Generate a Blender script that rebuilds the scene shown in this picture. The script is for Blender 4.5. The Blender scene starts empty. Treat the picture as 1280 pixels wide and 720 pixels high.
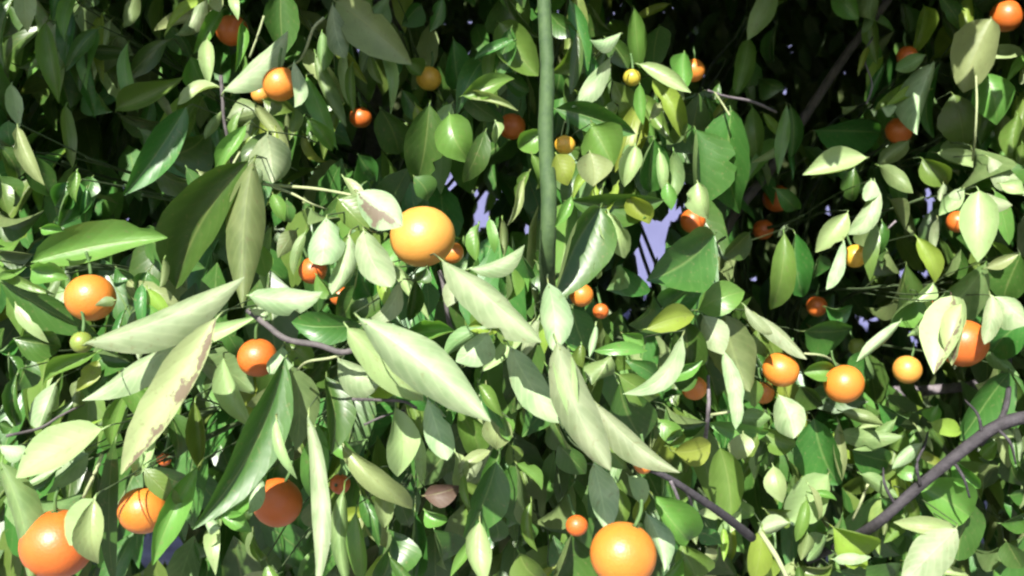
import bpy, math, random
import numpy as np
from mathutils import Vector

random.seed(7); rng = np.random.default_rng(7)
scene = bpy.context.scene
col = scene.collection
R = math.radians

# ------------------------------------------------------------------ camera
F = 1372.0                       # focal length in pixels of a 1280 wide frame
PITCH = R(-5.0)
CAM = np.array([0.0, 0.0, 1.45])
FWD = np.array([0.0, math.cos(PITCH), math.sin(PITCH)])
UP = np.array([0.0, -math.sin(PITCH), math.cos(PITCH)])
RIGHT = np.array([1.0, 0.0, 0.0])
cd = bpy.data.cameras.new('camera'); cam = bpy.data.objects.new('camera', cd); col.objects.link(cam)
cam.location = CAM; cam.rotation_euler = (R(90) + PITCH, 0, 0)
cd.sensor_width = 36.0; cd.lens = 36.0 * F / 1280.0; cd.clip_start = 0.02; cd.clip_end = 2000
cd.dof.use_dof = True; cd.dof.focus_distance = 1.15; cd.dof.aperture_fstop = 11
scene.camera = cam

# ------------------------------------------------------------------ sky, sun, exposure
EL, AZ = R(40), (-0.26, -0.965)
SUN = np.array([AZ[0] * math.cos(EL), AZ[1] * math.cos(EL), math.sin(EL)]); SUN /= np.linalg.norm(SUN)
w = bpy.data.worlds.new('World'); scene.world = w; w.use_nodes = True
nt = w.node_tree; sky = nt.nodes.new('ShaderNodeTexSky'); sky.sky_type = 'NISHITA'; sky.sun_disc = False
sky.sun_elevation = EL; sky.sun_rotation = math.atan2(AZ[0], AZ[1])
nt.links.new(sky.outputs[0], nt.nodes['Background'].inputs[0]); nt.nodes['Background'].inputs[1].default_value = 0.07
sl = bpy.data.lights.new('sun', 'SUN'); sl.energy = 5.0; sl.angle = R(0.53); sl.color = (1.0, 0.96, 0.88)
so = bpy.data.objects.new('sun', sl); col.objects.link(so)
so.rotation_euler = Vector(SUN).to_track_quat('Z', 'Y').to_euler(); so.location = (-2, -4, 6)
vs = scene.view_settings; vs.view_transform = 'Standard'; vs.look = 'None'; vs.gamma = 1.0; vs.use_curve_mapping = False
vs.exposure = 1.5
scene.render.engine = 'CYCLES'
scene.cycles.use_denoising = True; scene.cycles.use_adaptive_sampling = True; scene.cycles.adaptive_threshold = 0.04
scene.cycles.max_bounces = 3; scene.cycles.diffuse_bounces = 2; scene.cycles.transmission_bounces = 3; scene.cycles.caustics_reflective = False; scene.cycles.caustics_refractive = False
scene.cycles.filter_width = 2.3

def P(px, py, d):
    return CAM + d * (FWD + RIGHT * ((px - 640) / F) + UP * ((360 - py) / F))
def project(p):
    q = np.asarray(p) - CAM
    d = q @ FWD
    return 640 + F * (q @ RIGHT) / d, 360 - F * (q @ UP) / d, d
def nrm(v):
    v = np.asarray(v, float); return v / (np.linalg.norm(v) + 1e-9)

# ------------------------------------------------------------------ materials
def new_mat(name):
    m = bpy.data.materials.new(name); m.use_nodes = True
    n = m.node_tree.nodes; n.clear()
    return m, n, m.node_tree.links
def node(n, t, **k):
    x = n.new(t)
    for a, b in k.items(): setattr(x, a, b)
    return x
def mathn(n, l, op, a, b=None, clamp=False):
    x = n.new('ShaderNodeMath'); x.operation = op; x.use_clamp = clamp
    for i, v in enumerate((a, b)):
        if v is None: continue
        if isinstance(v, (int, float)): x.inputs[i].default_value = v
        else: l.new(v, x.inputs[i])
    return x.outputs[0]
def mixc(n, l, f, a, b, bt='MIX'):
    x = n.new('ShaderNodeMix'); x.data_type = 'RGBA'; x.blend_type = bt
    if isinstance(f, (int, float)): x.inputs[0].default_value = f
    else: l.new(f, x.inputs[0])
    for i, v in ((6, a), (7, b)):
        if isinstance(v, tuple): x.inputs[i].default_value = (*v, 1)
        else: l.new(v, x.inputs[i])
    return x.outputs[2]
def ramp(n, l, f, stops):
    x = n.new('ShaderNodeValToRGB'); e = x.color_ramp.elements
    e[0].position, e[0].color = stops[0][0], (*stops[0][1], 1); e[1].position, e[1].color = stops[-1][0], (*stops[-1][1], 1)
    for p, c in stops[1:-1]:
        q = e.new(p); q.color = (*c, 1)
    l.new(f, x.inputs[0]); return x.outputs[0]

def leaf_mat(name, upper, under, rough=0.36, trans=0.28, scar=0.0, scarcol=(0.11, 0.07, 0.058)):
    m, n, l = new_mat(name)
    uv = n.new('ShaderNodeUVMap'); uv.uv_map = 'UVMap'
    sp = n.new('ShaderNodeSeparateXYZ'); l.new(uv.outputs[0], sp.inputs[0])
    u, v = sp.outputs[0], sp.outputs[1]
    au = mathn(n, l, 'ABSOLUTE', mathn(n, l, 'SUBTRACT', u, 0.5))          # 0 midrib .. 0.5 edge
    mid = mathn(n, l, 'SUBTRACT', 1.0, mathn(n, l, 'MULTIPLY', au, 26.0), True)
    tc = n.new('ShaderNodeTexCoord')
    nz = n.new('ShaderNodeTexNoise'); nz.inputs['Scale'].default_value = 45; nz.inputs['Detail'].default_value = 2
    l.new(tc.outputs['Object'], nz.inputs['Vector'])
    ph = mathn(n, l, 'ADD', mathn(n, l, 'SUBTRACT', mathn(n, l, 'MULTIPLY', v, 46.0), mathn(n, l, 'MULTIPLY', au, 30.0)), mathn(n, l, 'MULTIPLY', nz.outputs[0], 5.0))
    vein = mathn(n, l, 'POWER', mathn(n, l, 'ADD', mathn(n, l, 'MULTIPLY', mathn(n, l, 'SINE', ph), 0.5), 0.5), 5.0)
    oi = n.new('ShaderNodeObjectInfo'); ge = n.new('ShaderNodeNewGeometry')
    rnd = mathn(n, l, 'FRACT', mathn(n, l, 'ADD', oi.outputs['Random'], ge.outputs['Random Per Island']))
    hs = n.new('ShaderNodeHueSaturation')
    up = mixc(n, l, mathn(n, l, 'MULTIPLY', nz.outputs[0], 0.75), upper, tuple(min(1, c * 1.75 + 0.006) for c in upper))
    dn = mixc(n, l, ramp(n, l, nz.outputs[0], [(0.35, (0, 0, 0)), (0.72, (1, 1, 1))]), under, tuple(c * b for c, b in zip(under, (0.62, 0.72, 0.6))))
    up = mixc(n, l, mathn(n, l, 'ADD', mathn(n, l, 'MULTIPLY', mid, 0.5), mathn(n, l, 'MULTIPLY', vein, 0.06)), up,
              tuple(c * 0.6 + b * 0.55 for c, b in zip(upper, (0.28, 0.34, 0.12))))
    dn = mixc(n, l, mathn(n, l, 'ADD', mathn(n, l, 'MULTIPLY', mid, 0.55), mathn(n, l, 'MULTIPLY', vein, 0.2)), dn, tuple(min(1, c * 1.35) for c in under))
    c = mixc(n, l, ge.outputs['Backfacing'], up, dn)
    # dust and small scurf marks
    nf = n.new('ShaderNodeTexNoise'); nf.inputs['Scale'].default_value = 210; nf.inputs['Detail'].default_value = 1
    l.new(tc.outputs['Object'], nf.inputs['Vector'])
    spk = ramp(n, l, nf.outputs[0], [(0.64, (0, 0, 0)), (0.74, (1, 1, 1))])
    c = mixc(n, l, mathn(n, l, 'MULTIPLY', spk, 0.35), c, (0.17, 0.15, 0.07))
    if scar:
        ns = n.new('ShaderNodeTexNoise'); ns.inputs['Scale'].default_value = 60; ns.inputs['Detail'].default_value = 7; ns.inputs['Roughness'].default_value = 0.7
        l.new(tc.outputs['Object'], ns.inputs['Vector'])
        band = mathn(n, l, 'SUBTRACT', mathn(n, l, 'ADD', ns.outputs[0], 0.22), mathn(n, l, 'MULTIPLY', mathn(n, l, 'ABSOLUTE', mathn(n, l, 'SUBTRACT', u, 0.34)), 0.75))
        sc = ramp(n, l, band, [(0.60, (0, 0, 0)), (0.68, (1, 1, 1))])
        c = mixc(n, l, mathn(n, l, 'MULTIPLY', sc, scar), c, scarcol)
    l.new(c, hs.inputs['Color'])
    l.new(mathn(n, l, 'ADD', mathn(n, l, 'MULTIPLY', rnd, 0.05), 0.475), hs.inputs['Hue'])
    l.new(mathn(n, l, 'ADD', mathn(n, l, 'MULTIPLY', rnd, 0.5), 0.75), hs.inputs['Value'])
    hs.inputs['Saturation'].default_value = 1.0
    b = n.new('ShaderNodeBsdfPrincipled')
    l.new(hs.outputs[0], b.inputs['Base Color'])
    l.new(mathn(n, l, 'ADD', mathn(n, l, 'ADD', rough - 0.06, mathn(n, l, 'MULTIPLY', nz.outputs[0], 0.16)), mathn(n, l, 'MULTIPLY', ge.outputs['Backfacing'], 0.12)), b.inputs['Roughness'])
    b.inputs['Specular IOR Level'].default_value = 0.5
    hgt = mathn(n, l, 'ADD', mathn(n, l, 'MULTIPLY', nz.outputs[0], 0.8), mathn(n, l, 'ADD', mathn(n, l, 'MULTIPLY', mid, -0.6), mathn(n, l, 'MULTIPLY', vein, -0.12)))
    bp = n.new('ShaderNodeBump'); bp.inputs['Strength'].default_value = 0.4; bp.inputs['Distance'].default_value = 0.0014
    l.new(hgt, bp.inputs['Height']); l.new(bp.outputs[0], b.inputs['Normal'])
    t = n.new('ShaderNodeBsdfTranslucent')
    l.new(mixc(n, l, 1.0, hs.outputs[0], (1.7, 1.75, 0.75), 'MULTIPLY'), t.inputs['Color'])
    mx = n.new('ShaderNodeMixShader'); mx.inputs[0].default_value = trans
    l.new(b.outputs[0], mx.inputs[1]); l.new(t.outputs[0], mx.inputs[2])
    o = n.new('ShaderNodeOutputMaterial'); l.new(mx.outputs[0], o.inputs[0])
    return m

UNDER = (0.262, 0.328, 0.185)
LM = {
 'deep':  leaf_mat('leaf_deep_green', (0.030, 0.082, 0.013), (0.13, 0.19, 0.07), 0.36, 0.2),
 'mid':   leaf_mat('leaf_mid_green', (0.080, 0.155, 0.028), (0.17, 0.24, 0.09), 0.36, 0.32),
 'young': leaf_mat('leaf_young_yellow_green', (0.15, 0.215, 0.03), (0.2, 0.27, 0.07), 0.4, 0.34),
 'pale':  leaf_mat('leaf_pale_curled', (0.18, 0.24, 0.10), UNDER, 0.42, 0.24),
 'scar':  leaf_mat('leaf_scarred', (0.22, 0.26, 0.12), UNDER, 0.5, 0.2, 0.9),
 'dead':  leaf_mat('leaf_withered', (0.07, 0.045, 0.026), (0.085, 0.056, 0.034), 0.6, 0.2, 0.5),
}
MATS = list(LM)

def bark_mat(name, c1, c2, bump=0.6):
    m, n, l = new_mat(name)
    tc = n.new('ShaderNodeTexCoord')
    a = n.new('ShaderNodeTexNoise'); a.inputs['Scale'].default_value = 60; a.inputs['Detail'].default_value = 8; a.inputs['Roughness'].default_value = 0.7
    l.new(tc.outputs['Object'], a.inputs['Vector'])
    c = ramp(n, l, a.outputs[0], [(0.3, c1), (0.7, c2)])
    b = n.new('ShaderNodeBsdfPrincipled'); l.new(c, b.inputs['Base Color']); b.inputs['Roughness'].default_value = 0.75
    bp = n.new('ShaderNodeBump'); bp.inputs['Strength'].default_value = bump; bp.inputs['Distance'].default_value = 0.004
    l.new(a.outputs[0], bp.inputs['Height']); l.new(bp.outputs[0], b.inputs['Normal'])
    o = n.new('ShaderNodeOutputMaterial'); l.new(b.outputs[0], o.inputs[0]); return m
BARK = bark_mat('bark_grey', (0.06, 0.05, 0.055), (0.20, 0.175, 0.19))
TWIGDARK = bark_mat('bark_dark_twig', (0.03, 0.027, 0.026), (0.11, 0.095, 0.095))
TWIGGREEN = bark_mat('bark_green_shoot', (0.035, 0.085, 0.02), (0.085, 0.16, 0.04), 0.2)
LIMB = bark_mat('bark_purple_grey', (0.015, 0.013, 0.015), (0.055, 0.048, 0.056), 1.0)
SHOOT = bark_mat('bark_deep_green_shoot', (0.014, 0.04, 0.009), (0.045, 0.085, 0.022), 0.35)
TWIGMID = bark_mat('bark_olive_twig', (0.03, 0.055, 0.018), (0.08, 0.12, 0.045), 0.3)
TWIGPALE = bark_mat('bark_pale_green_twig', (0.16, 0.2, 0.09), (0.3, 0.33, 0.17), 0.3)

def orange_mat(name, c1, c2, rough=0.44):
    m, n, l = new_mat(name)
    tc = n.new('ShaderNodeTexCoord')
    a = n.new('ShaderNodeTexNoise'); a.inputs['Scale'].default_value = 22; a.inputs['Detail'].default_value = 4
    l.new(tc.outputs['Object'], a.inputs['Vector'])
    c = ramp(n, l, a.outputs[0], [(0.3, c1), (0.72, c2)])
    s = n.new('ShaderNodeTexNoise'); s.inputs['Scale'].default_value = 150; s.inputs['Detail'].default_value = 2; l.new(tc.outputs['Object'], s.inputs['Vector'])
    c = mixc(n, l, mathn(n, l, 'MULTIPLY', ramp(n, l, s.outputs[0], [(0.68, (0, 0, 0)), (0.75, (1, 1, 1))]), 0.4), c, (0.3, 0.13, 0.03))
    vo = n.new('ShaderNodeTexVoronoi'); vo.inputs['Scale'].default_value = 420; l.new(tc.outputs['Object'], vo.inputs['Vector'])
    b = n.new('ShaderNodeBsdfPrincipled'); l.new(c, b.inputs['Base Color']); b.inputs['Roughness'].default_value = rough
    b.inputs['Coat Weight'].default_value = 0.15; b.inputs['Coat Roughness'].default_value = 0.33
    b.inputs['Subsurface Weight'].default_value = 0.12; b.inputs['Subsurface Radius'].default_value = (0.006, 0.002, 0.0006)
    bp = n.new('ShaderNodeBump'); bp.inputs['Strength'].default_value = 0.28; bp.inputs['Distance'].default_value = 0.0006
    l.new(vo.outputs[0], bp.inputs['Height']); l.new(bp.outputs[0], b.inputs['Normal'])
    o = n.new('ShaderNodeOutputMaterial'); l.new(b.outputs[0], o.inputs[0]); return m
OM = {
 'o': orange_mat('peel_orange', (0.48, 0.145, 0.017), (0.55, 0.19, 0.026)),
 'y': orange_mat('peel_yellow_orange', (0.52, 0.225, 0.037), (0.58, 0.275, 0.056)),
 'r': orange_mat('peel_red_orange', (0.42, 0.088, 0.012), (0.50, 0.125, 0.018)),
 'l': orange_mat('peel_golden_yellow', (0.50, 0.27, 0.022), (0.55, 0.33, 0.04)),
 'g': orange_mat('peel_turning_green', (0.30, 0.27, 0.03), (0.46, 0.33, 0.04)),
 'k': orange_mat('peel_unripe_green', (0.13, 0.19, 0.03), (0.22, 0.26, 0.05)),
}

# ------------------------------------------------------------------ mesh helpers
def link_mesh(name, verts, faces, mats, parent=None, uvs=None, midx=None, smooth=True):
    me = bpy.data.meshes.new(name)
    verts = np.asarray(verts, dtype=np.float32)
    me.from_pydata(verts.tolist(), [], faces if isinstance(faces, list) else faces.tolist())
    for m in mats: me.materials.append(m)
    if uvs is not None:
        li = np.zeros(len(me.loops), dtype=np.int32); me.loops.foreach_get('vertex_index', li)
        lay = me.uv_layers.new(name='UVMap'); lay.data.foreach_set('uv', np.asarray(uvs, dtype=np.float32)[li].ravel())
    if midx is not None: me.polygons.foreach_set('material_index', np.asarray(midx, dtype=np.int32))
    if smooth: me.polygons.foreach_set('use_smooth', np.ones(len(me.polygons), dtype=bool))
    me.update()
    o = bpy.data.objects.new(name, me); col.objects.link(o)
    if parent: o.parent = parent
    return o

def smoothpath(pts, n):
    pts = np.asarray(pts, float)
    if len(pts) < 3: return np.array([pts[0] + (pts[-1] - pts[0]) * t for t in np.linspace(0, 1, max(2, n))])
    out = []; q = np.vstack([2 * pts[0] - pts[1], pts, 2 * pts[-1] - pts[-2]])
    for i in range(1, len(q) - 2):
        for t in np.linspace(0, 1, n, endpoint=False):
            a, b, c, d = q[i - 1], q[i], q[i + 1], q[i + 2]
            out.append(0.5 * ((2 * b) + (c - a) * t + (2 * a - 5 * b + 4 * c - d) * t * t + (3 * b - a - 3 * c + d) * t ** 3))
    out.append(pts[-1]); return np.array(out)

def tube(pts, r0, r1, sides=6, wob=0.0):
    pts = np.asarray(pts, float); N = len(pts); V = []; Fc = []
    for i in range(N):
        t = nrm(pts[min(i + 1, N - 1)] - pts[max(i - 1, 0)])
        a = nrm(np.cross(t, [0.31, 0.2, 0.93] if abs(t[2]) < 0.9 else [1, 0, 0])); b = np.cross(t, a)
        r = r0 + (r1 - r0) * i / max(1, N - 1); r *= 1 + wob * random.uniform(-1, 1)
        for k in range(sides):
            an = 2 * math.pi * k / sides
            V.append(pts[i] + r * (math.cos(an) * a + math.sin(an) * b))
    for i in range(N - 1):
        for k in range(sides):
            Fc.append((i * sides + k, i * sides + (k + 1) % sides, (i + 1) * sides + (k + 1) % sides, (i + 1) * sides + k))
    Fc.append(tuple(range(sides))[::-1]); Fc.append(tuple(range((N - 1) * sides, N * sides)))
    return V, Fc
def join(parts):
    V = []; Fc = []
    for v, f in parts:
        o = len(V); V += list(v); Fc += [tuple(i + o for i in q) for q in f]
    return V, Fc

def tag(o, label=None, cat=None, group=None, kind=None):
    if label: o['label'] = label
    if cat: o['category'] = cat
    if group: o['group'] = group
    if kind: o['kind'] = kind
    return o

# ------------------------------------------------------------------ the setting
def grid(x0, x1, y0, y1, nx, ny, zf):
    V = [(x0 + (x1 - x0) * i / nx, y0 + (y1 - y0) * j / ny, zf(x0 + (x1 - x0) * i / nx, y0 + (y1 - y0) * j / ny)) for j in range(ny + 1) for i in range(nx + 1)]
    Fc = [(j * (nx + 1) + i, j * (nx + 1) + i + 1, (j + 1) * (nx + 1) + i + 1, (j + 1) * (nx + 1) + i) for j in range(ny) for i in range(nx)]
    return V, Fc
m, n, l = new_mat('ground_soil')
tc = n.new('ShaderNodeTexCoord'); a = n.new('ShaderNodeTexNoise'); a.inputs['Scale'].default_value = 9; a.inputs['Detail'].default_value = 10
l.new(tc.outputs['Object'], a.inputs['Vector'])
b = n.new('ShaderNodeBsdfPrincipled'); l.new(ramp(n, l, a.outputs[0], [(0.3, (0.10, 0.095, 0.10)), (0.7, (0.22, 0.21, 0.23))]), b.inputs['Base Color']); b.inputs['Roughness'].default_value = 0.9
bp = n.new('ShaderNodeBump'); bp.inputs['Distance'].default_value = 0.03; l.new(a.outputs[0], bp.inputs['Height']); l.new(bp.outputs[0], b.inputs['Normal'])
o = n.new('ShaderNodeOutputMaterial'); l.new(b.outputs[0], o.inputs[0]); SOIL = m
V, Fc = grid(-300, 300, -300, 300, 30, 30, lambda x, y: 0.0)
tag(link_mesh('ground', V, Fc, [SOIL], smooth=False), kind='structure')

m, n, l = new_mat('wall_paint')
tc = n.new('ShaderNodeTexCoord'); a = n.new('ShaderNodeTexNoise'); a.inputs['Scale'].default_value = 3; a.inputs['Detail'].default_value = 9
l.new(tc.outputs['Object'], a.inputs['Vector'])
b = n.new('ShaderNodeBsdfPrincipled'); l.new(ramp(n, l, a.outputs[0], [(0.3, (0.085, 0.09, 0.19)), (0.7, (0.12, 0.125, 0.245))]), b.inputs['Base Color']); b.inputs['Roughness'].default_value = 0.85
bp = n.new('ShaderNodeBump'); bp.inputs['Distance'].default_value = 0.006; l.new(a.outputs[0], bp.inputs['Height']); l.new(bp.outputs[0], b.inputs['Normal'])
o = n.new('ShaderNodeOutputMaterial'); l.new(b.outputs[0], o.inputs[0]); WALLM = m
def boxm(x0, x1, y0, y1, z0, z1):
    v = [(x, y, z) for z in (z0, z1) for y in (y0, y1) for x in (x0, x1)]
    return v, [(0, 2, 3, 1), (4, 5, 7, 6), (0, 1, 5, 4), (2, 6, 7, 3), (0, 4, 6, 2), (1, 3, 7, 5)]
WY = 6.6
wall = link_mesh('garden_wall', *boxm(-11, 11, WY, WY + 0.2, -0.05, 3.4), [WALLM], smooth=False)
tag(wall, 'pale lavender wall glimpsed through the gaps behind the tree', 'wall')
link_mesh('coping', *boxm(-11.03, 11.03, WY - 0.04, WY + 0.24, 3.4, 3.46), [WALLM], wall, smooth=False)

# ------------------------------------------------------------------ the tree
tree = bpy.data.objects.new('orange_tree', None); col.objects.link(tree); tree.location = (0, 0, 0)
tag(tree, 'leafy citrus tree filling the whole view with drooping curled leaves', 'tree')

def sm(x): x = min(1.0, max(0.0, x)); return x * x * (3 - 2 * x)
def D0(px, py):
    return 1.02 + min(0.62, 0.34 * sm((270 - py) / 170) + 0.46 * sm((px - 740) / 280) )
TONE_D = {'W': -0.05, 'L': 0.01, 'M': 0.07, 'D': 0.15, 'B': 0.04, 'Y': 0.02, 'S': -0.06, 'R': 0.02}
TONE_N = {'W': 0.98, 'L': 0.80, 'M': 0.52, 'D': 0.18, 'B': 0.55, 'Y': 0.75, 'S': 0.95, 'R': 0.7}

S_ = 2.879
TILES = {}
# leaves as seen in the photograph: stalk end, tip, width, look (W pale, L light, M mid, D dark, B bluish gloss, Y young, S scarred, R withered), depth shift
TILES[(0, 0)] = '''
85 -40 95 105 70 L;230 -20 215 30 40 M;340 -30 300 25 60 M;490 -20 450 95 50 L;190 40 470 185 110 D;165 95 212 360 70 L;230 130 335 410 60 M
200 200 250 380 110 D;600 150 460 280 70 M;430 385 635 280 85 L;40 310 70 450 55 L;235 390 260 595 45 M;65 465 155 655 55 L;275 620 270 720 40 L
660 400 460 690 110 B;30 440 40 520 70 M;0 530 60 640 90 D;0 640 60 740 80 M;240 660 200 740 90 B;320 320 400 400 80 D;440 420 570 450 60 D
560 600 740 650 80 D;600 560 750 480 140 D;690 210 735 320 70 M;745 150 750 310 50 L;800 40 700 180 50 L;770 -20 790 40 50 L;845 -10 855 60 35 W
870 90 855 240 45 L -.05;815 318 1040 140 80 W -.04;790 318 645 372 38 W;800 400 740 500 35 L;880 460 775 650 60 L;930 400 820 430 110 M
330 180 460 190 50 M;610 90 680 200 60 D;20 20 10 130 70 D;330 640 300 720 60 M;100 560 180 700 90 D'''
TILES[(310, 0)] = '''
120 -30 130 190 115 B -.02;305 25 350 205 75 W;350 60 385 215 45 M;345 200 360 360 35 L;265 120 275 250 55 L;245 200 345 445 55 L;310 170 315 320 50 M
375 240 380 400 35 L;330 15 575 220 135 L -.03;440 205 480 300 35 L;480 210 515 390 45 L;215 290 300 520 65 L;215 430 300 540 50 M;30 380 145 530 45 L
165 390 150 500 40 L;165 230 170 385 48 W -.12;60 360 160 400 60 M;70 490 90 650 150 L;700 0 655 110 50 M;570 220 620 270 60 M;780 340 950 280 70 L;815 335 960 395 40 L
780 345 890 430 60 M;730 420 800 580 130 L;650 390 610 650 130 M;560 330 630 430 60 M;740 150 760 320 90 D;850 480 780 650 70 M;600 640 650 720 80 M
480 400 540 560 120 D;890 440 890 515 40 L;20 600 10 720 60 L;450 30 400 5 60 L;620 20 560 90 70 D;840 380 860 520 60 D;400 560 460 640 100 D'''
TILES[(630, 0)] = '''
10 -20 110 130 110 M;-10 90 118 262 125 L;0 270 90 330 60 M;170 50 270 130 70 M;280 150 180 260 90 M;415 120 310 150 45 W;370 140 445 240 70 M
375 215 250 380 70 W;470 40 490 240 70 M;560 100 540 240 100 D;495 235 665 325 55 W -.06;650 195 645 320 70 L -.1;620 310 610 390 70 L;400 300 490 450 90 M
490 310 500 440 40 L;560 375 525 430 35 L;700 350 650 540 110 D;690 480 700 730 120 M;820 412 832 755 170 M -.12;560 550 575 690 40 L;610 550 600 720 60 L
540 510 530 690 110 M;470 530 435 665 80 L;310 555 320 665 120 L;200 395 460 480 95 M .0;320 460 390 592 150 L;140 480 55 530 80 L;190 560 230 660 80 Y
255 720 560 720 105 B;90 620 45 720 35 L;960 -30 885 130 75 L;880 220 870 340 70 D;100 560 120 680 50 M;200 240 170 360 80 D;620 420 560 520 90 D;300 20 380 120 90 D'''
TILES[(950, 0)] = '''
270 -20 350 65 80 L;420 -30 400 65 100 L;590 30 560 190 60 Y;650 -10 735 120 60 B;720 -10 760 50 40 B;830 80 735 320 140 L -.05;805 272 850 440 130 L
625 235 560 475 95 L -.03;650 240 620 490 50 B;700 350 730 530 130 M;590 200 495 250 55 L -.05;530 510 430 595 60 L;435 600 545 690 60 L;375 570 165 625 75 W
95 390 65 620 45 L;110 390 110 560 60 M;210 470 430 480 120 D;590 575 670 660 90 M;760 540 720 700 100 B;830 570 950 700 70 W;880 420 900 560 60 M
930 420 920 590 60 L;800 450 840 600 100 D;870 -10 880 40 80 M;945 520 930 610 50 L;720 680 690 720 40 W;760 700 900 740 60 W;400 650 380 720 50 W
340 610 330 720 60 M;300 385 350 380 28 L;440 385 490 380 40 W;0 280 80 320 70 D;520 20 540 110 60 D;780 120 760 240 50 M;60 100 40 220 50 D;700 140 660 60 40 M'''
TILES[(0, 230)] = '''
140 275 575 195 125 L;20 365 340 540 110 M;335 560 855 345 130 W -.06;120 310 240 340 80 L;280 0 220 150 100 B;310 20 305 150 40 M;0 0 30 100 60 M
0 100 140 110 70 D;150 160 230 170 40 L;880 -60 640 360 165 M .02;910 -60 880 420 130 L .04;530 320 510 400 90 B;590 270 575 370 25 L;0 340 90 300 30 L
60 560 215 585 100 B;0 600 80 560 40 B;350 590 470 640 80 B;510 510 500 630 30 W;640 575 325 775 88 W -.02;760 510 440 1020 128 S -.05;480 570 895 475 72 L
340 610 160 720 60 L;350 640 280 740 60 Y;100 620 60 740 100 M;30 620 50 720 60 B;715 640 905 745 125 M .03;410 420 350 435 35 L -.06;420 300 480 330 60 M
0 250 110 260 60 D;60 440 170 560 40 L;780 480 860 620 70 M;400 640 330 760 70 M;480 340 590 420 60 M .08;200 130 330 60 60 D'''
TILES[(310, 230)] = '''
400 35 550 150 125 S -.02;280 130 270 295 120 W;205 180 165 320 35 L;360 190 310 400 70 W;420 175 510 358 110 W -.03;330 60 430 160 100 L;90 40 130 130 50 L
140 60 150 140 50 M;30 220 60 330 70 M;15 400 258 392 95 W -.03;10 455 70 480 48 W;400 505 165 505 105 M -.02;540 360 420 505 60 W;560 360 500 500 80 D
600 350 580 490 60 B;640 350 640 480 60 D;390 370 330 490 110 M;400 290 440 400 110 B;420 500 852 838 165 W -.12;370 530 620 770 115 L -.08;560 540 735 530 85 L
715 290 1040 575 120 W -.08;805 300 990 228 60 W -.04;740 340 720 440 70 W;830 150 815 270 40 L;870 130 890 240 35 L;915 130 920 260 35 L;930 300 920 400 60 M
860 540 760 640 100 W;870 570 840 650 40 L;790 520 900 520 60 Y;900 530 950 580 50 L;330 630 470 715 110 W;140 580 230 660 80 L;290 610 190 720 90 B
120 590 80 680 75 W .04;230 90 330 130 50 D;480 400 520 500 60 M;250 330 330 400 50 M;690 120 760 200 60 D;20 100 20 220 70 M;170 170 110 260 60 M;640 300 600 350 50 M'''
TILES[(630, 230)] = '''
70 -10 15 140 35 L;450 50 520 140 80 Y;380 110 430 260 90 L;340 100 200 395 150 B;340 280 335 340 30 L;240 50 185 150 40 L;745 190 525 340 190 B -.02
590 0 600 90 50 L;700 0 730 120 80 L;580 445 710 350 105 B;705 450 860 390 110 L -.02;520 520 680 475 88 Y;640 490 650 665 125 M;870 440 965 540 40 W
720 480 785 610 95 W;800 485 880 735 155 L -.05;790 610 835 890 55 W -.07;160 368 182 592 105 W -.06;30 600 195 850 110 W -.04;190 590 260 880 70 W -.08;200 590 375 1010 130 W -.1
250 455 300 600 115 M;280 580 290 660 50 L;330 510 310 620 25 W;330 600 510 600 45 L;430 540 500 580 50 M;632 555 450 758 66 W -.05;530 400 450 500 80 D
540 690 450 640 60 M;600 690 700 660 60 M;380 620 320 720 80 L;20 300 10 420 60 M;60 250 100 340 60 D;420 300 380 380 70 D;880 180 800 260 70 D;120 280 200 330 60 D
560 700 700 640 60 L;420 690 560 760 90 M'''
TILES[(950, 230)] = '''
410 0 325 180 70 W;310 110 205 240 80 L;300 210 240 375 45 W;420 150 400 340 50 L;370 160 380 240 60 M;440 140 430 250 60 M;85 190 40 440 80 M
130 190 165 410 85 M;215 260 200 340 50 D;570 200 630 350 65 Y;640 130 620 260 30 L;730 20 650 110 55 L;660 0 650 60 30 L;790 35 785 268 120 W -.04
850 35 895 212 55 L;870 0 960 30 50 W;800 300 545 535 125 L .02;790 300 830 400 60 L;820 300 925 255 40 L;935 265 870 415 135 M;690 415 630 672 130 S -.1
735 440 690 640 70 S -.11;830 405 808 575 60 W -.05;850 410 965 500 95 W -.04;960 490 835 610 120 M -.06;820 590 930 690 50 L;850 620 780 720 100 D
520 300 400 460 110 D;560 400 470 500 90 M;500 500 345 630 40 L;170 530 330 530 110 D;240 440 330 440 60 D;0 478 162 622 50 W;0 520 20 620 60 L
160 680 272 670 72 L -.06;380 600 400 700 60 D;60 20 130 100 60 D;470 60 520 160 50 D;620 360 560 420 50 L;460 240 500 320 60 D;720 240 660 330 50 D'''
TILES[(0, 470)] = '''
60 0 55 180 60 B;200 30 140 190 100 L;280 20 265 110 50 L;560 200 480 360 60 L;620 140 650 290 80 M;700 105 715 330 70 L;352 200 65 355 125 W
0 250 90 280 60 W;40 430 285 445 85 D;5 330 105 730 95 L -.05;330 450 240 605 100 L -.09;340 455 350 670 90 L -.1;410 260 405 740 60 M -.03;350 350 380 520 80 D .05
525 340 645 465 70 L -.06;702 345 555 668 85 L -.05;1010 -40 712 525 140 B -.09;955 355 785 510 85 L;800 500 900 560 60 L;770 540 775 697 52 W;740 530 790 545 45 W
910 560 935 670 35 M;0 170 45 185 40 B;700 600 720 660 50 D;200 340 100 400 60 M;240 250 300 360 60 D;20 480 70 600 60 D;150 150 260 90 40 M;560 330 700 400 80 D .08'''
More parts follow.
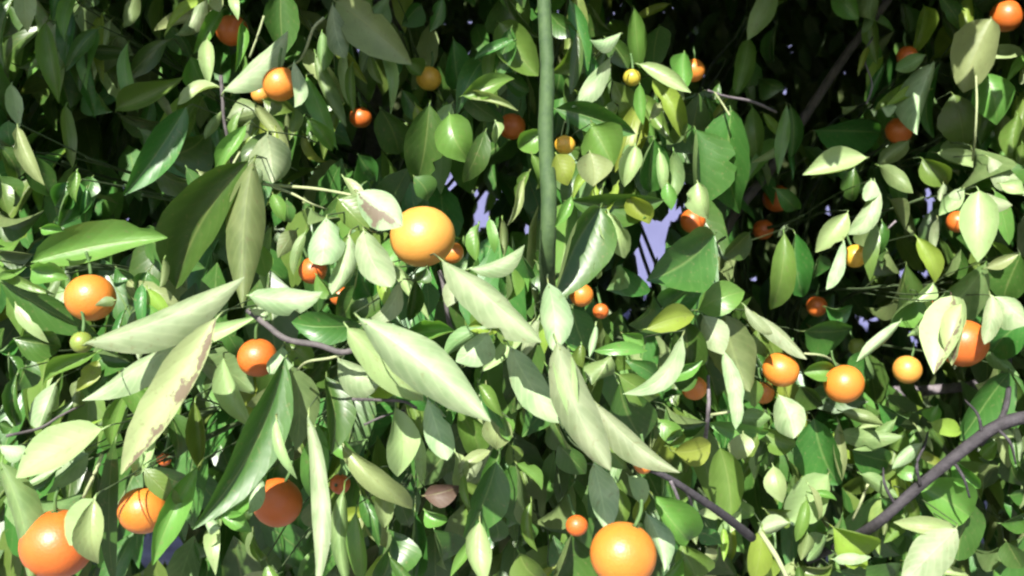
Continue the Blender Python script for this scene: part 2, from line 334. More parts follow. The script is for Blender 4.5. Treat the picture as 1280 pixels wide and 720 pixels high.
TILES[(310, 470)] = '''
160 -20 172 255 130 B -.06;280 15 302 268 95 B -.05;105 165 165 360 35 W -.06;215 170 238 760 62 W -.07;100 180 80 400 80 M;250 190 235 445 90 M -.02;40 360 10 500 50 W
350 255 582 470 78 L;530 125 545 355 105 L;480 390 490 545 65 L;600 200 625 390 40 L;345 425 355 740 62 L;390 500 410 740 60 L;440 380 430 500 60 M
360 300 430 420 80 M;500 560 480 740 120 B;600 500 610 740 60 M;650 95 715 295 95 W -.03;745 280 770 420 55 L;720 120 770 60 60 B;760 130 830 280 100 M
880 140 895 262 100 L;890 320 785 575 125 B -.03;835 535 850 740 82 W;800 580 730 720 35 L;640 430 760 400 75 R;640 485 715 520 50 L;880 500 890 600 60 M
420 230 340 240 60 D;20 580 40 665 40 M;500 30 670 105 80 M -.04;430 60 560 20 60 Y;940 250 950 330 60 M;270 440 300 560 80 D;550 440 580 540 60 M;670 560 700 680 90 D'''
TILES[(630, 470)] = '''
340 105 618 335 88 W -.05;370 235 435 330 70 L;325 325 372 557 98 W .02;400 405 420 545 82 L .05;450 365 505 460 60 L;515 505 575 695 80 L -.03;545 440 675 592 110 L -.02
490 400 480 520 50 Y;420 40 500 225 150 M;590 110 720 180 100 M;620 270 742 245 92 Y;740 170 950 200 62 M;860 0 900 110 80 L;850 145 955 150 72 L
860 210 840 298 80 L;910 220 870 310 40 L;780 270 815 492 112 L;690 500 690 600 40 L;700 490 800 510 40 L;640 610 690 730 110 L;640 660 560 730 50 L
730 620 760 660 40 L;850 490 815 560 35 W;820 440 900 500 60 M;40 320 80 560 70 M;50 320 140 400 40 L;100 460 115 625 42 L;0 150 20 230 50 L
180 160 250 260 60 M;200 250 290 350 85 B;240 400 120 530 80 D;60 520 70 610 60 M;240 580 190 730 140 M;60 640 150 730 120 M;930 560 900 730 80 Y
920 530 960 540 50 M;560 160 640 240 70 L;640 200 580 250 50 L;700 560 780 600 60 M;780 620 840 720 110 D;560 600 620 640 60 M;20 430 0 560 60 D;300 400 260 500 70 D'''
TILES[(950, 470)] = '''
70 75 120 218 110 W;0 190 125 250 82 L;150 40 220 110 80 D;285 175 300 372 42 L;200 165 280 385 145 B;300 205 505 215 68 L;300 130 440 170 45 L
340 270 480 310 100 M;580 245 478 332 42 W;490 340 580 350 50 L;370 358 492 432 52 L;620 170 720 205 60 Y;640 110 620 165 60 L;890 0 738 225 125 M -.05
700 305 788 402 72 L;580 400 745 500 155 L;692 548 490 528 58 W;700 560 520 740 130 W -.06;770 475 715 655 150 B;945 580 785 645 110 D;50 330 80 450 70 L
240 365 105 515 125 L;100 530 0 560 60 L;20 480 100 500 60 M;290 500 180 560 60 D;170 570 150 660 50 L;240 580 170 660 70 M;270 550 385 645 130 Y
270 660 392 655 38 W;130 680 260 680 50 M;300 700 520 690 100 M;560 570 620 620 50 M;800 290 850 240 50 L;830 222 912 214 35 W;0 640 40 730 90 Y
900 430 955 420 50 M;870 530 950 510 60 M;890 600 940 690 80 M;520 200 480 260 60 M;430 100 540 130 60 D;560 130 620 110 50 M;420 560 500 640 70 D;640 640 590 720 60 M
900 300 940 400 80 D;60 250 30 330 60 M;440 440 520 470 60 M;860 330 800 440 70 M'''

def leaf_shape(t):
    return np.sin(np.pi * np.clip(t, 0, 1) ** 0.9) ** 0.72 * (1 - 0.15 * t ** 6)

def leaf_geom(B, T, hw, n, fold, bend, wav, nu=4, nt=10, roll=0.0, calm=1.0):
    L = np.linalg.norm(T - B); a = (T - B) / L; s = nrm(np.cross(a, n)); n = np.cross(s, a)
    ph = random.uniform(0, 6.28); V = []; U = []
    asym = random.uniform(-0.15, 0.15); sweep = random.uniform(-0.07, 0.07) * L; tw_ = random.gauss(0, 0.42); tipc = random.uniform(-0.22, 0.03) * L; tw_ *= 1.2; tp = random.uniform(0.75, 1.25); ph2 = random.uniform(0, 6.28); nick = (random.randint(2, nt - 2), random.choice((0, nu))) if random.random() < 0.12 else None
    roll = max(0.05, roll); tw_ *= calm; tipc *= calm; hw = hw * roll / math.sin(min(1.45, roll))
    for j in range(nt + 1):
        t = j / nt; wd = hw * max(0.03, leaf_shape(np.array(t)) ** tp); th_ = tw_ * (t - 0.45); s_ = s * math.cos(th_) + n * math.sin(th_); n_ = n * math.cos(th_) - s * math.sin(th_)
        c = B + a * (L * t) + n * (bend * L * 4 * t * (1 - t)) + s * sweep * 4 * t * (1 - t) + n * tipc * max(0, t - 0.55) ** 2 * 4
        for i in range(nu + 1):
            u = -1 + 2 * i / nu
            k = wd * (1 + asym * u) * (1 + (0.05 * math.sin(ph2 + 8 * t + 2 * u) + random.uniform(-.035, .035)) * u * u)
            if nick == (j, i): k *= random.uniform(0.55, 0.8)
            e = fold * abs(u) ** 1.35 * k + wav * L * u * u * math.sin(ph + 9 * t + (1.5 if u > 0 else 0)) * (0.3 + wd / hw)
            lat = k * math.sin(roll * u) / roll * math.cos(min(1.25, abs(fold) * abs(u) * 0.75)); e += k * (1 - math.cos(roll * u)) / roll
            V.append(c + s_ * lat + n_ * e); U.append((0.5 + 0.5 * u, t))
    Fc = [(j * (nu + 1) + i, j * (nu + 1) + i + 1, (j + 1) * (nu + 1) + i + 1, (j + 1) * (nu + 1) + i) for j in range(nt) for i in range(nu)]
    # stalk
    plen = min(0.011, 0.12 * L); p0 = B - a * plen * 0.6 + FWD * plen
    tv, tf = tube([p0, (p0 + B) / 2 + n * 0.0005, B + a * 0.06 * L + n * bend * L * 0.2 - n * 0.0004], 0.0009, 0.0008, 4)
    o = len(V); V += tv; Fc += [tuple(i + o for i in q) for q in tf]; U += [(0.5, 0.02)] * len(tv)
    return V, Fc, U, p0

leaves = []
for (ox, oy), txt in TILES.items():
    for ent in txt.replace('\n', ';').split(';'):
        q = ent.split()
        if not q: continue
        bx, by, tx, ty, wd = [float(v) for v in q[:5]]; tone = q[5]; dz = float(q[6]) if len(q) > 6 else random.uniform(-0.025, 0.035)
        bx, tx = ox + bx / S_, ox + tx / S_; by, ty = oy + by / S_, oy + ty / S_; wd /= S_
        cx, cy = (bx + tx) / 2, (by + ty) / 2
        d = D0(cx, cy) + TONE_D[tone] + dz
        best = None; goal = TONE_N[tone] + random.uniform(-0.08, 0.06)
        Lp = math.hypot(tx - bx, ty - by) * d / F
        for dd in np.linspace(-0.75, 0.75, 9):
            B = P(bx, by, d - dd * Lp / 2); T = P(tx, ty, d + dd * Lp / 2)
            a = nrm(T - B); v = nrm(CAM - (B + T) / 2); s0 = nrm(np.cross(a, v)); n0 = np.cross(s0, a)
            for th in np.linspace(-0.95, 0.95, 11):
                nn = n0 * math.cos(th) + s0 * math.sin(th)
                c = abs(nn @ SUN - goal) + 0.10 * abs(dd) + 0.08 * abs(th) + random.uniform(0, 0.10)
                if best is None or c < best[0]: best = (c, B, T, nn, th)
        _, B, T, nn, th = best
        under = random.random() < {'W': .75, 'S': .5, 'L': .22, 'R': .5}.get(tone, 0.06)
        mat = {'W': 'pale', 'L': 'mid', 'M': 'deep', 'D': 'deep', 'B': 'deep', 'Y': 'young', 'S': 'scar', 'R': 'dead'}[tone]  # lighter material on lit leaves, deep green on shaded ones: light put into colour
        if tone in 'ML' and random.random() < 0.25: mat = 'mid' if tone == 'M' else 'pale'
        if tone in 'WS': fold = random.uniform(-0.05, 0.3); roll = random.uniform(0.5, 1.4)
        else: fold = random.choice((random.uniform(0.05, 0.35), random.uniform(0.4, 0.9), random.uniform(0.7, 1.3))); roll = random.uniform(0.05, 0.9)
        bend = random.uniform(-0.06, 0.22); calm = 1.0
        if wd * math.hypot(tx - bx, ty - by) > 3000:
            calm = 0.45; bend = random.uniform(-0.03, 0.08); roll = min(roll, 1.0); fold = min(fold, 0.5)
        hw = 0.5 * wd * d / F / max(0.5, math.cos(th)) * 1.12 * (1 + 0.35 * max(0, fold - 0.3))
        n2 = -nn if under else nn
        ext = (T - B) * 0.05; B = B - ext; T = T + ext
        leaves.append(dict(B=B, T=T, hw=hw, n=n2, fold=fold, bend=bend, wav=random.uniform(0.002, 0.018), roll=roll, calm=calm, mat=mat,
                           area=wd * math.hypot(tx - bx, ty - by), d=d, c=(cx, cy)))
GAPS = [(562, 228, 20, 15), (815, 300, 24, 44), (835, 262, 30, 18), (806, 345, 20, 40), (1085, 403, 17, 15), (1155, 262, 16, 14), (1140, 342, 26, 12), (1190, 490, 34, 10),
        (1035, 262, 10, 10), (890, 255, 10, 16), (192, 268, 18, 6), (378, 212, 8, 8), (1190, 335, 8, 12), (1138, 430, 8, 16), (975, 402, 14, 8), (935, 352, 16, 9), (780, 395, 10, 18), (205, 690, 40, 26), (60, 235, 6, 5), (1160, 243, 14, 5)]
HOLLOWS = [(1000, 90, 75, 85, 2.1), (470, 180, 60, 60, 1.95), (610, 270, 60, 60, 1.9), (1010, 330, 110, 110, 2.3), (1110, 400, 90, 80, 2.3), (560, 30, 50, 50, 2.0), (180, 260, 70, 50, 1.8), (760, 350, 50, 60, 1.9),
           (870, 40, 60, 50, 2.1), (110, 170, 70, 50, 1.9), (1170, 150, 60, 40, 2.2), (540, 660, 60, 60, 1.6), (290, 670, 60, 60, 1.6), (680, 590, 40, 60, 1.6), (860, 690, 40, 30, 1.7)]
ORANGES = [
 (528, 296, 41, 1.10, 'y', 'large bright orange with a glaring highlight, above an upright dark twig', (0.15, 0.25, -0.95)),
 (779, 693, 42, 0.90, 'o', 'large smooth orange cut off by the bottom edge of the photo', None),
 (72, 680, 45, 1.0, 'r', 'big reddish orange in the bottom left corner with a leaf over its right side', None),
 (179, 638, 31, 1.05, 'o', 'orange beside the big reddish corner fruit, above the grey ground patch', None),
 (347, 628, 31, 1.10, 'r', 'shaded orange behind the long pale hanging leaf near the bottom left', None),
 (113, 372, 31, 1.04, 'o', 'orange peeping over a wide pale leaf near the left edge', None),
 (322, 447, 25, 1.05, 'r', 'orange tucked beneath the dark twig left of centre', None),
 (350, 105, 22, 1.25, 'o', 'orange between two white sunlit leaves at the upper left', None),
 (326, 118, 12, 1.42, 'y', 'sliver of yellow fruit at the lower left of the upper left orange', None),
 (290, 38, 20, 1.44, 'r', 'dull red orange behind thin hanging leaves at the top left', None),
 (536, 98, 16, 1.46, 'l', 'small yellow orange alone against dark foliage near the top centre', None),
 (790, 97, 11, 1.40, 'g', 'small greenish yellow fruit between two curled white leaves', None),
 (866, 88, 15, 1.54, 'o', 'small orange half covered by a leaf at the top, right of centre', None),
 (706, 181, 13, 1.25, 'l', 'small yellow fruit just right of the upright green shoot', None),
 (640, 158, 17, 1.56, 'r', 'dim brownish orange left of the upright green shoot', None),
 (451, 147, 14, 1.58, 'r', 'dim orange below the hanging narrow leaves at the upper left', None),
 (727, 369, 15, 1.20, 'o', 'small orange with a smaller one at its lower right, right of the shoot', None),
 (751, 389, 10, 1.26, 'r', 'tiny orange at the lower right of the small orange near the shoot', None),
 (566, 316, 14, 1.22, 'o', 'small orange mostly hidden behind the large bright orange', None),
 (866, 276, 16, 1.60, 'r', 'orange showing only its top above a broad glossy leaf', None),
 (976, 462, 23, 1.42, 'o', 'left one of the two sunlit oranges hanging side by side at right', None),
 (1055, 480, 25, 1.42, 'o', 'right one of the two sunlit oranges hanging side by side at right', None),
 (1134, 462, 18, 1.56, 'y', 'small round golden orange hanging free against the dark at right', None),
 (1204, 429, 31, 1.46, 'r', 'orange behind a white scarred leaf near the right edge', None),
 (1147, 385, 20, 1.66, 'r', 'orange half hidden left of the white scarred leaf at right', None),
 (1069, 320, 15, 1.56, 'l', 'small yellow fruit under hanging leaves on the right', None),
 (1021, 383, 13, 1.78, 'r', 'small dim orange in the shade on the right, below twin dark leaves', None),
 (1197, 277, 14, 1.60, 'r', 'small orange left of a broad pale leaf near the right edge', None),
 (1258, 20, 20, 1.66, 'r', 'dull red orange cut off at the top right corner', None),
 (1124, 163, 17, 1.72, 'r', 'dim red orange in the shade above a white folded leaf', None),
 (1134, 70, 13, 1.68, 'r', 'orange sliver under a small yellow leaf at the top right', None),
 (868, 485, 16, 1.34, 'o', 'orange partly hidden beside a vertical grey twig', None),
 (954, 491, 14, 1.54, 'o', 'small orange at the lower left of the paired sunlit oranges', None),
 (721, 657, 14, 1.08, 'r', 'small shaded orange at the upper left of the bottom edge fruit', None),
 (425, 605, 13, 1.24, 'r', 'small red orange deep among the drooping leaves at lower left', None),
 (804, 581, 12, 1.05, 'o', 'orange sliver where the grey forked twig begins', None),
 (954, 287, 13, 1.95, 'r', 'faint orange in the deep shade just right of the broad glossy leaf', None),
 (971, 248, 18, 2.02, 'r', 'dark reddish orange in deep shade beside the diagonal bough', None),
 (391, 338, 18, 1.18, 'r', 'brownish orange behind pale leaves left of the large bright orange', None),
 (425, 370, 13, 1.14, 'r', 'brownish orange hidden under a pale narrow leaf left of centre', None),
 (102, 428, 14, 1.02, 'k', 'unripe olive green fruit under the wide pale leaf at left', None),
 (1071, 433, 11, 1.75, 'k', 'unripe olive fruit in the shade on the right', None),
 (205, 574, 9, 1.14, 'r', 'tiny red orange peeping beside the brown scarred leaf', None),
]
def clear_of(px, py, mg):
    if any(((px - g[0]) / (g[2] + mg)) ** 2 + ((py - g[1]) / (g[3] + mg)) ** 2 < 1 for g in GAPS): return False
    if any(((px - g[0]) / g[2]) ** 2 + ((py - g[1]) / g[3]) ** 2 < 0.7 for g in HOLLOWS): return False
    if abs(px - 684) < 16 + mg * 0.6 and py < 350: return False
    return all(math.hypot(px - q[0], py - q[1]) > q[2] + mg for q in ORANGES)
for k in range(170):
    cx, cy = random.uniform(-20, 1300), random.choice((random.uniform(-30, 230), random.uniform(-30, 730)))
    lean = random.uniform(-0.5, 0.5)
    for i in range(random.randint(3, 5)):
        an = lean + random.gauss(0, 0.5); Lp = random.uniform(45, 95) / (1 + 0.25 * sm((cx - 740) / 280))
        bx, by = cx + random.uniform(-16, 16), cy + random.uniform(-8, 26)
        tx, ty = bx + Lp * math.sin(an), by + Lp * math.cos(an)
        if not (clear_of((bx + tx) / 2, (by + ty) / 2, 22) and clear_of(tx, ty, 8) and clear_of(bx, by, 8)): continue
        d = D0(cx, cy) + random.uniform(0.0, 0.22); dd = random.uniform(-0.5, 0.3) * Lp * d / F
        B, T = P(bx, by, d), P(tx, ty, d + dd); a = nrm(T - B); v = nrm(SUN * random.uniform(0.3, 1) + nrm(CAM - B) + rng.normal(size=3) * 0.35)
        nn = nrm(np.cross(nrm(np.cross(a, v)), a))
        under = random.random() < 0.2
        leaves.append(dict(B=B, T=T, hw=Lp * d / F * random.uniform(0.10, 0.19), n=-nn if under else nn, fold=random.uniform(0.1, 0.8), bend=random.uniform(-.04, .2),
                           wav=random.uniform(.002, .015), roll=random.uniform(.1, 1), calm=1.0, mat=random.choice(('mid', 'mid', 'deep', 'deep', 'pale', 'young') if random.random() < .9 else ('pale',)),
                           area=Lp * Lp * 0.25, d=d, c=(cx, cy)))
leaves.sort(key=lambda q: -q['area'])
NBIG = 300
stalks = []; extra = []
for k, q in enumerate(leaves):
    nt_ = 12 if q['area'] > 2500 else 8
    V, Fc, U, p0 = leaf_geom(q['B'], q['T'], q['hw'], q['n'], q['fold'], q['bend'], q['wav'], 6 if k < 160 else 4, nt_, q['roll'], q['calm'])
    stalks.append(p0)
    if k < NBIG:
        c = (q['B'] + q['T']) / 2
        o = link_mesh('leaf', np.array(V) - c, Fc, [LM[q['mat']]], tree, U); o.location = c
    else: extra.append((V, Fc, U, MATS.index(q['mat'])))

# ---- boughs, branches and twigs seen in the photograph (pixel, pixel, depth), thickness in pixels
HUB = np.array([-0.35, 2.45, 1.25])
def branch(pts, w0, w1, mat, name='branch', sides=8, root=None, wob=0.05):
    p3 = [P(*q) for q in pts]
    d = np.mean([q[2] for q in pts])
    if root is not None: p3 = [np.asarray(root)] + p3
    V, Fc = tube(smoothpath(p3, 6), w0 * d / F / 2, w1 * d / F / 2, sides, wob)
    return link_mesh(name, V, Fc, [mat], tree)
V, Fc = tube(smoothpath([(-0.25, 2.6, -0.1), (-0.27, 2.57, 0.25), (-0.33, 2.5, 0.8), HUB, (-0.3, 2.6, 1.8), (-0.15, 2.65, 2.6), (0.0, 2.7, 3.1)], 6), 0.075, 0.018, 12, 0.05)
link_mesh('trunk', V, Fc, [BARK], tree)
branch([(820, 700, 2.5), (960, 640, 2.45), (1100, 585, 2.35), (1180, 540, 2.25)], 34, 16, TWIGDARK, root=HUB + [0.05, 0.1, -0.7])
branch([(690, 470, 1.45), (688, 410, 1.28), (684, 335, 1.12), (686, 250, 1.10), (682, 165, 1.13), (684, 90, 1.16), (680, 0, 1.19), (681, -80, 1.22), (676, -260, 1.3)], 21, 16, SHOOT, 'shoot', 10, P(740, 640, 1.9), 0.045)
branch([(800, 600, 2.45), (868, 420, 2.2), (905, 292, 2.0), (960, 215, 1.96), (1010, 140, 1.92), (1060, 65, 1.88), (1110, 0, 1.84), (1190, -130, 1.8)], 17, 9, TWIGDARK, root=HUB + [0.05, 0.1, -0.6])
branch([(1085, 662, 1.50), (1144, 612, 1.46), (1207, 560, 1.43), (1246, 533, 1.42), (1290, 520, 1.42), (1400, 505, 1.5)], 13, 17, LIMB, root=P(1010, 700, 1.75))
branch([(1225, 555, 1.46), (1254, 518, 1.47), (1262, 470, 1.52), (1262, 400, 1.60), (1275, 330, 1.7)], 8, 5, LIMB)
for q in ([(1150, 607, 1.45), (1146, 580, 1.44), (1156, 556, 1.46), (1160, 540, 1.5)], [(1190, 575, 1.44), (1204, 596, 1.42), (1212, 622, 1.43)], [(1228, 545, 1.42), (1222, 518, 1.42), (1206, 500, 1.46)],
          [(1120, 633, 1.47), (1106, 606, 1.46), (1104, 585, 1.48)], [(1244, 534, 1.42), (1262, 552, 1.40), (1270, 580, 1.41)]):
    branch(q, 5, 2.5, LIMB, sides=6)
branch([(805, 584, 1.13), (835, 597, 1.14), (870, 620, 1.16), (905, 644, 1.2), (940, 672, 1.27)], 6, 13, LIMB)
branch([(838, 600, 1.14), (848, 625, 1.15), (852, 650, 1.17)], 5, 3, BARK)
branch([(850, 606, 1.15), (862, 622, 1.16), (866, 645, 1.2)], 5, 3, BARK)
branch([(885, 470, 1.3), (886, 500, 1.28), (884, 530, 1.3), (880, 560, 1.4)], 4, 6, BARK)
branch([(310, 388, .98), (331, 404, .97), (358, 424, .96), (397, 431, .955), (425, 440, .95), (446, 436, .95), (470, 425, .98)], 8, 7, TWIGDARK)
branch([(445, 437, .95), (415, 447, .955), (385, 452, .96), (372, 462, .98)], 4, 3, TWIGPALE)
branch([(549, 338, 1.09), (553, 352, 1.09), (557, 375, 1.085), (560, 398, 1.09), (566, 415, 1.12), (580, 440, 1.2)], 5, 6, TWIGDARK)
branch([(330, 230, 1.2), (345, 232, 1.19), (395, 236, 1.17), (440, 244, 1.15), (470, 252, 1.15)], 5, 3, TWIGPALE)
branch([(340, 233, 1.19), (365, 242, 1.18), (390, 255, 1.18), (410, 262, 1.2)], 4, 2, TWIGPALE)
branch([(276, 95, 1.3), (278, 120, 1.29), (280, 150, 1.29), (287, 185, 1.3), (292, 215, 1.33)], 5, 4, TWIGDARK)
branch([(300, 190, 1.28), (290, 208, 1.27), (278, 235, 1.25), (250, 272, 1.2)], 3, 4, TWIGPALE)
branch([(405, 22, 1.25), (392, 35, 1.25), (383, 60, 1.26), (375, 75, 1.28), (360, 85, 1.3)], 4, 3, TWIGPALE)
branch([(330, 20, 1.3), (322, 45, 1.3), (312, 72, 1.31)], 3, 3, TWIGPALE)
branch([(885, 113, 1.45), (905, 120, 1.47), (940, 127, 1.5), (970, 140, 1.6)], 3, 4, BARK)
branch([(893, 115, 1.45), (902, 128, 1.40), (912, 144, 1.36)], 2.5, 2.5, TWIGPALE)
branch([(1083, 130, 1.6), (1090, 105, 1.62), (1080, 70, 1.65), (1092, 45, 1.7)], 2.5, 2, BARK)
branch([(1220, 95, 1.5), (1221, 130, 1.49), (1219, 170, 1.5), (1216, 200, 1.55)], 3, 3, TWIGPALE)
branch([(128, 568, .99), (118, 592, .985), (104, 622, .99)], 5, 4, TWIGPALE)
branch([(8, 545, 1.0), (50, 535, 1.02), (75, 520, 1.03), (105, 505, 1.05)], 4, 3, TWIGDARK)
branch([(440, 499, .97), (475, 500, .98), (505, 502, .98), (520, 510, 1.0)], 4, 4, TWIGDARK)
branch([(455, 531, .99), (480, 520, 1.0), (505, 513, 1.02)], 3, 3, TWIGDARK)
branch([(1085, 605, 1.5), (1076, 628, 1.5), (1066, 650, 1.52)], 4, 3, TWIGPALE)
branch([(950, 664, 1.28), (970, 695, 1.26), (985, 725, 1.25)], 7, 6, TWIGPALE)
branch([(885, 519, 1.29), (905, 516, 1.28), (925, 512, 1.3)], 4, 3, TWIGPALE)
branch([(1120, 276, 1.55), (1105, 290, 1.56), (1090, 300, 1.6)], 3, 2, BARK)
branch([(1005, 442, 1.5), (1030, 445, 1.5), (1050, 458, 1.55)], 3, 3, TWIGPALE)
branch([(1060, 488, 2.2), (1110, 490, 2.15), (1160, 488, 2.15), (1230, 480, 2.1)], 16, 12, BARK)

# ---- twigs that carry the leaves, gathered into branches that run back to the trunk
stalks = np.array(stalks); cells = {}
for p in stalks[:NBIG]:
    px, py, d = project(p); cells.setdefault((int(px // 110), int(py // 100)), []).append(p)
for key, ps in cells.items():
    ps = np.array(ps); c = ps.mean(0) + FWD * 0.18; parts = []
    hub = (HUB if key[0] < 7 else P(960, 640, 2.45)) + np.array([random.uniform(-.05, .05), 0, random.uniform(-.4, .3) if key[0] < 7 else random.uniform(-.1, .1)])
    mid = c + FWD * 0.5 + (hub - c) * 0.12
    parts.append(tube(smoothpath([hub, mid, c], 6), 0.006, 0.002, 6, 0.05))
    for p in ps:
        k = c + (mid - c) * random.uniform(0, 0.4)
        m_ = p + (k - p) * 0.3 + FWD * 0.05 + np.array([random.uniform(-.008, .008), 0, random.uniform(-.006, .012)])
        parts.append(tube(smoothpath([k, m_, p], 7), 0.0013, 0.0007, 4))
    V, Fc = join(parts); link_mesh('branch', V, Fc, [TWIGMID], tree)

# ---- the mass of foliage behind, above and around
tpl_t = np.array([0, .22, .5, .8, 1.0]); tpl_u = np.array([-1, 0, 1.0])
tu, tt = np.meshgrid(tpl_u, tpl_t); tu = tu.ravel(); tt = tt.ravel()
tw = np.maximum(0.02, leaf_shape(tt))
tface = np.array([(j * 3 + i, j * 3 + i + 1, (j + 1) * 3 + i + 1, (j + 1) * 3 + i) for j in range(4) for i in range(2)])
CC = np.array([0.1, 2.75, 1.95]); CR = np.array([2.5, 1.65, 1.75])
def inside(p): return (((p - CC) / CR) ** 2).sum(1)
def scatter(N, yr):
    q = rng.uniform(-1, 1, (N, 3)); q[:, 1] = rng.uniform(yr[0], yr[1], N); p = CC + CR * q; f = inside(p)
    lump = 0.10 * np.sin(p[:, 0] * 4.1 + 1) * np.sin(p[:, 2] * 4.7) + 0.08 * np.sin(p[:, 0] * 9 + p[:, 2] * 7)
    keep = (f < 1.0 + lump) & (f > 0.22) & (p[:, 2] > 0.25) & (p[:, 1] < 4.2)
    p = p[keep]
    px, py, d = project(p)
    fr = (px > -60) & (px < 1340) & (py > -50) & (py < 770) & (d > 0)
    d0 = np.array([D0(a, b) for a, b in zip(np.clip(px, -60, 1340), np.clip(py, -50, 770))])
    bad = fr & (d < d0 + np.where(py < 300, 0.36, 0.24))
    for gx, gy, rx, ry, dm in HOLLOWS: bad |= (((px - gx) / rx) ** 2 + ((py - gy) / ry) ** 2 < 1) & (d < dm)
    bad |= (p[:, 2] > 1.55) & (p[:, 1] < 1.25 + 0.32 * (p[:, 2] - 1.6)) & (p[:, 1] < 2.0) & (rng.uniform(0, 1, len(p)) > 0.05)
    near = (px > -160) & (px < 1440) & (py > -130) & (py < 850) & (d < 1.0)
    for gx, gy, rx, ry in GAPS: bad |= (((px - gx) / (rx + 0.011 * F / d)) ** 2 + ((py - gy) / (ry + 0.011 * F / d)) ** 2 < 1)
    return p[~bad & ~near]
pts = scatter(40000, (-1, 1))
pts = np.vstack([pts, scatter(48000, (-1.0, -0.1))])
pb = scatter(80000, (0.0, 1.0)); pts = np.vstack([pts, pb[((pb[:, 2] > 1.5) | (pb[:, 0] > 0.3)) & (np.abs(pb[:, 0]) < 1.9) & (pb[:, 2] < 3.0) & (pb[:, 2] > 0.7)]])
def clump(c, r, N):
    q = rng.normal(size=(N, 3)); q /= np.linalg.norm(q, axis=1)[:, None]; q *= rng.uniform(0.25, 1, (N, 1)) ** 0.5
    p = np.array(c) + q * np.array(r); px, py, d = project(p)
    return p[~((px > -60) & (px < 1340) & (py > -90) & (py < 770))]
def shade_at(px, py, d, dist, r, N):           # unseen leaf clumps added sunward, above the frame, to shade chosen spots
    return clump(P(px, py, d) + SUN * dist, r, N)
SH = [(70, 130, 1.4, .55, (.13, .12, .10), 130), (180, 200, 1.35, .55, (.10, .12, .07), 80), (560, 50, 1.45, .6, (.08, .12, .1), 90),
      (500, 190, 1.4, .6, (.07, .1, .07), 60), (970, 80, 1.9, .7, (.10, .12, .12), 150), (1060, 130, 1.9, .7, (.09, .12, .1), 80), (1020, 320, 1.95, .85, (.11, .12, .1), 160)]
pts = np.vstack([pts] + [shade_at(*q) for q in SH])
N = len(pts)
out = (pts - CC) / CR ** 2; out /= np.linalg.norm(out, axis=1)[:, None]
ax = out * rng.uniform(0.0, 0.8, (N, 1)) + np.array([0, 0, -1.0]) * rng.uniform(0.4, 1.3, (N, 1)) + rng.normal(size=(N, 3)) * 0.42
ax /= np.linalg.norm(ax, axis=1)[:, None]
nn = out * 0.8 + np.array([0, -0.1, 0.7]) + rng.normal(size=(N, 3)) * 0.5
sd = np.cross(ax, nn); sd /= np.linalg.norm(sd, axis=1)[:, None]; nn = np.cross(sd, ax)
Ls = rng.uniform(0.075, 0.14, N); Ws = Ls * rng.uniform(0.15, 0.25, N); fo = rng.uniform(0.1, 0.6, N); be = rng.uniform(0, 0.12, N)
V = (pts[:, None] + ax[:, None] * (Ls[:, None] * (tt - 0.5))[..., None]
     + sd[:, None] * (Ws[:, None] * tw * tu)[..., None]
     + nn[:, None] * (fo[:, None] * Ws[:, None] * tw * np.abs(tu) + be[:, None] * Ls[:, None] * 4 * tt * (1 - tt))[..., None])
Fa = (np.arange(N) * 15)[:, None, None] + tface[None]
mi = np.repeat(rng.choice([0, 1, 2, 3], N, p=[.70, .24, .02, .04]), 8)
V = V.reshape(-1, 3); Fa = Fa.reshape(-1, 4).tolist(); U = np.tile(np.stack([0.5 + 0.5 * tu, tt], 1), (N, 1))
mi = mi.tolist(); V = V.tolist(); U = U.tolist()
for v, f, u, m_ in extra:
    o_ = len(V); V += [list(map(float, q)) for q in v]; Fa += [tuple(i + o_ for i in q) for q in f]; U += u; mi += [m_] * len(f)
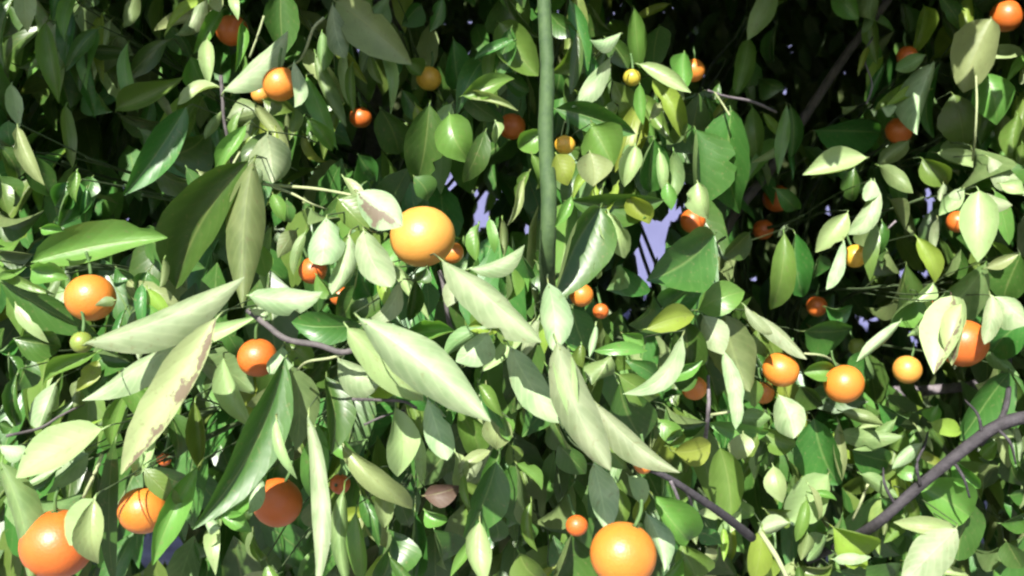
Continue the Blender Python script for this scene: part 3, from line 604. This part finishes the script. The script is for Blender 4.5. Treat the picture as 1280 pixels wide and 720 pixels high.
tag(link_mesh('foliage', V, Fa, [LM[k] for k in MATS], tree, U, mi), kind='stuff')

# ------------------------------------------------------------------ oranges
def sphere(rr, nu=28, nv=16, obl=0.93):
    V = [(0, 0, rr * obl * 0.975)]; Fc = []
    for j in range(1, nv):
        th = math.pi * j / nv
        for i in range(nu):
            ph = 2 * math.pi * i / nu
            k = rr * (1 + 0.008 * math.sin(3 * ph + 1) * math.sin(th) - 0.02 * max(0, math.cos(th)) ** 8)
            V.append((k * math.sin(th) * math.cos(ph), k * math.sin(th) * math.sin(ph), k * obl * math.cos(th)))
    V.append((0, 0, -rr * obl * 0.985)); e = len(V) - 1
    for i in range(nu): Fc.append((0, 1 + i, 1 + (i + 1) % nu))
    for j in range(nv - 2):
        for i in range(nu):
            a = 1 + j * nu + i; b = 1 + j * nu + (i + 1) % nu; Fc.append((a, a + nu, b + nu, b))
    for i in range(nu): Fc.append((e, e - nu + (i + 1) % nu, e - nu + i))
    return V, Fc
def calyx(rr, obl=0.93):
    V = [(0, 0, rr * obl * 1.0)]; Fc = []; k = 10
    for i in range(k):
        an = 2 * math.pi * i / k; q = rr * (0.19 if i % 2 == 0 else 0.09)
        V.append((q * math.cos(an), q * math.sin(an), rr * obl * 0.978 + 0.0006))
    for i in range(k): Fc.append((0, 1 + i, 1 + (i + 1) % k))
    return V, Fc
for px, py, r, d, kd, lab, sdir in ORANGES:
    rr = r * d / F
    o = link_mesh('orange', *sphere(rr, obl=random.uniform(0.92, 0.99)), [OM[kd]])
    o.location = P(px, py, d)
    dirv = Vector(sdir) if sdir else Vector((random.uniform(-.35, .35), random.uniform(-.25, .45), 0.85))
    o.rotation_euler = dirv.to_track_quat('Z', 'Y').to_euler()
    tag(o, lab, 'orange', 'oranges hanging in the tree')
    link_mesh('calyx', *calyx(rr), [TWIGGREEN], o, smooth=False)
    V, Fc = tube(smoothpath([(0, 0, rr * 0.9), (0.002, 0, rr + 0.01), (0.004, 0.003, rr + 0.02)], 4), 0.0018, 0.0015, 6)
    link_mesh('stem', V, Fc, [TWIGGREEN], o)
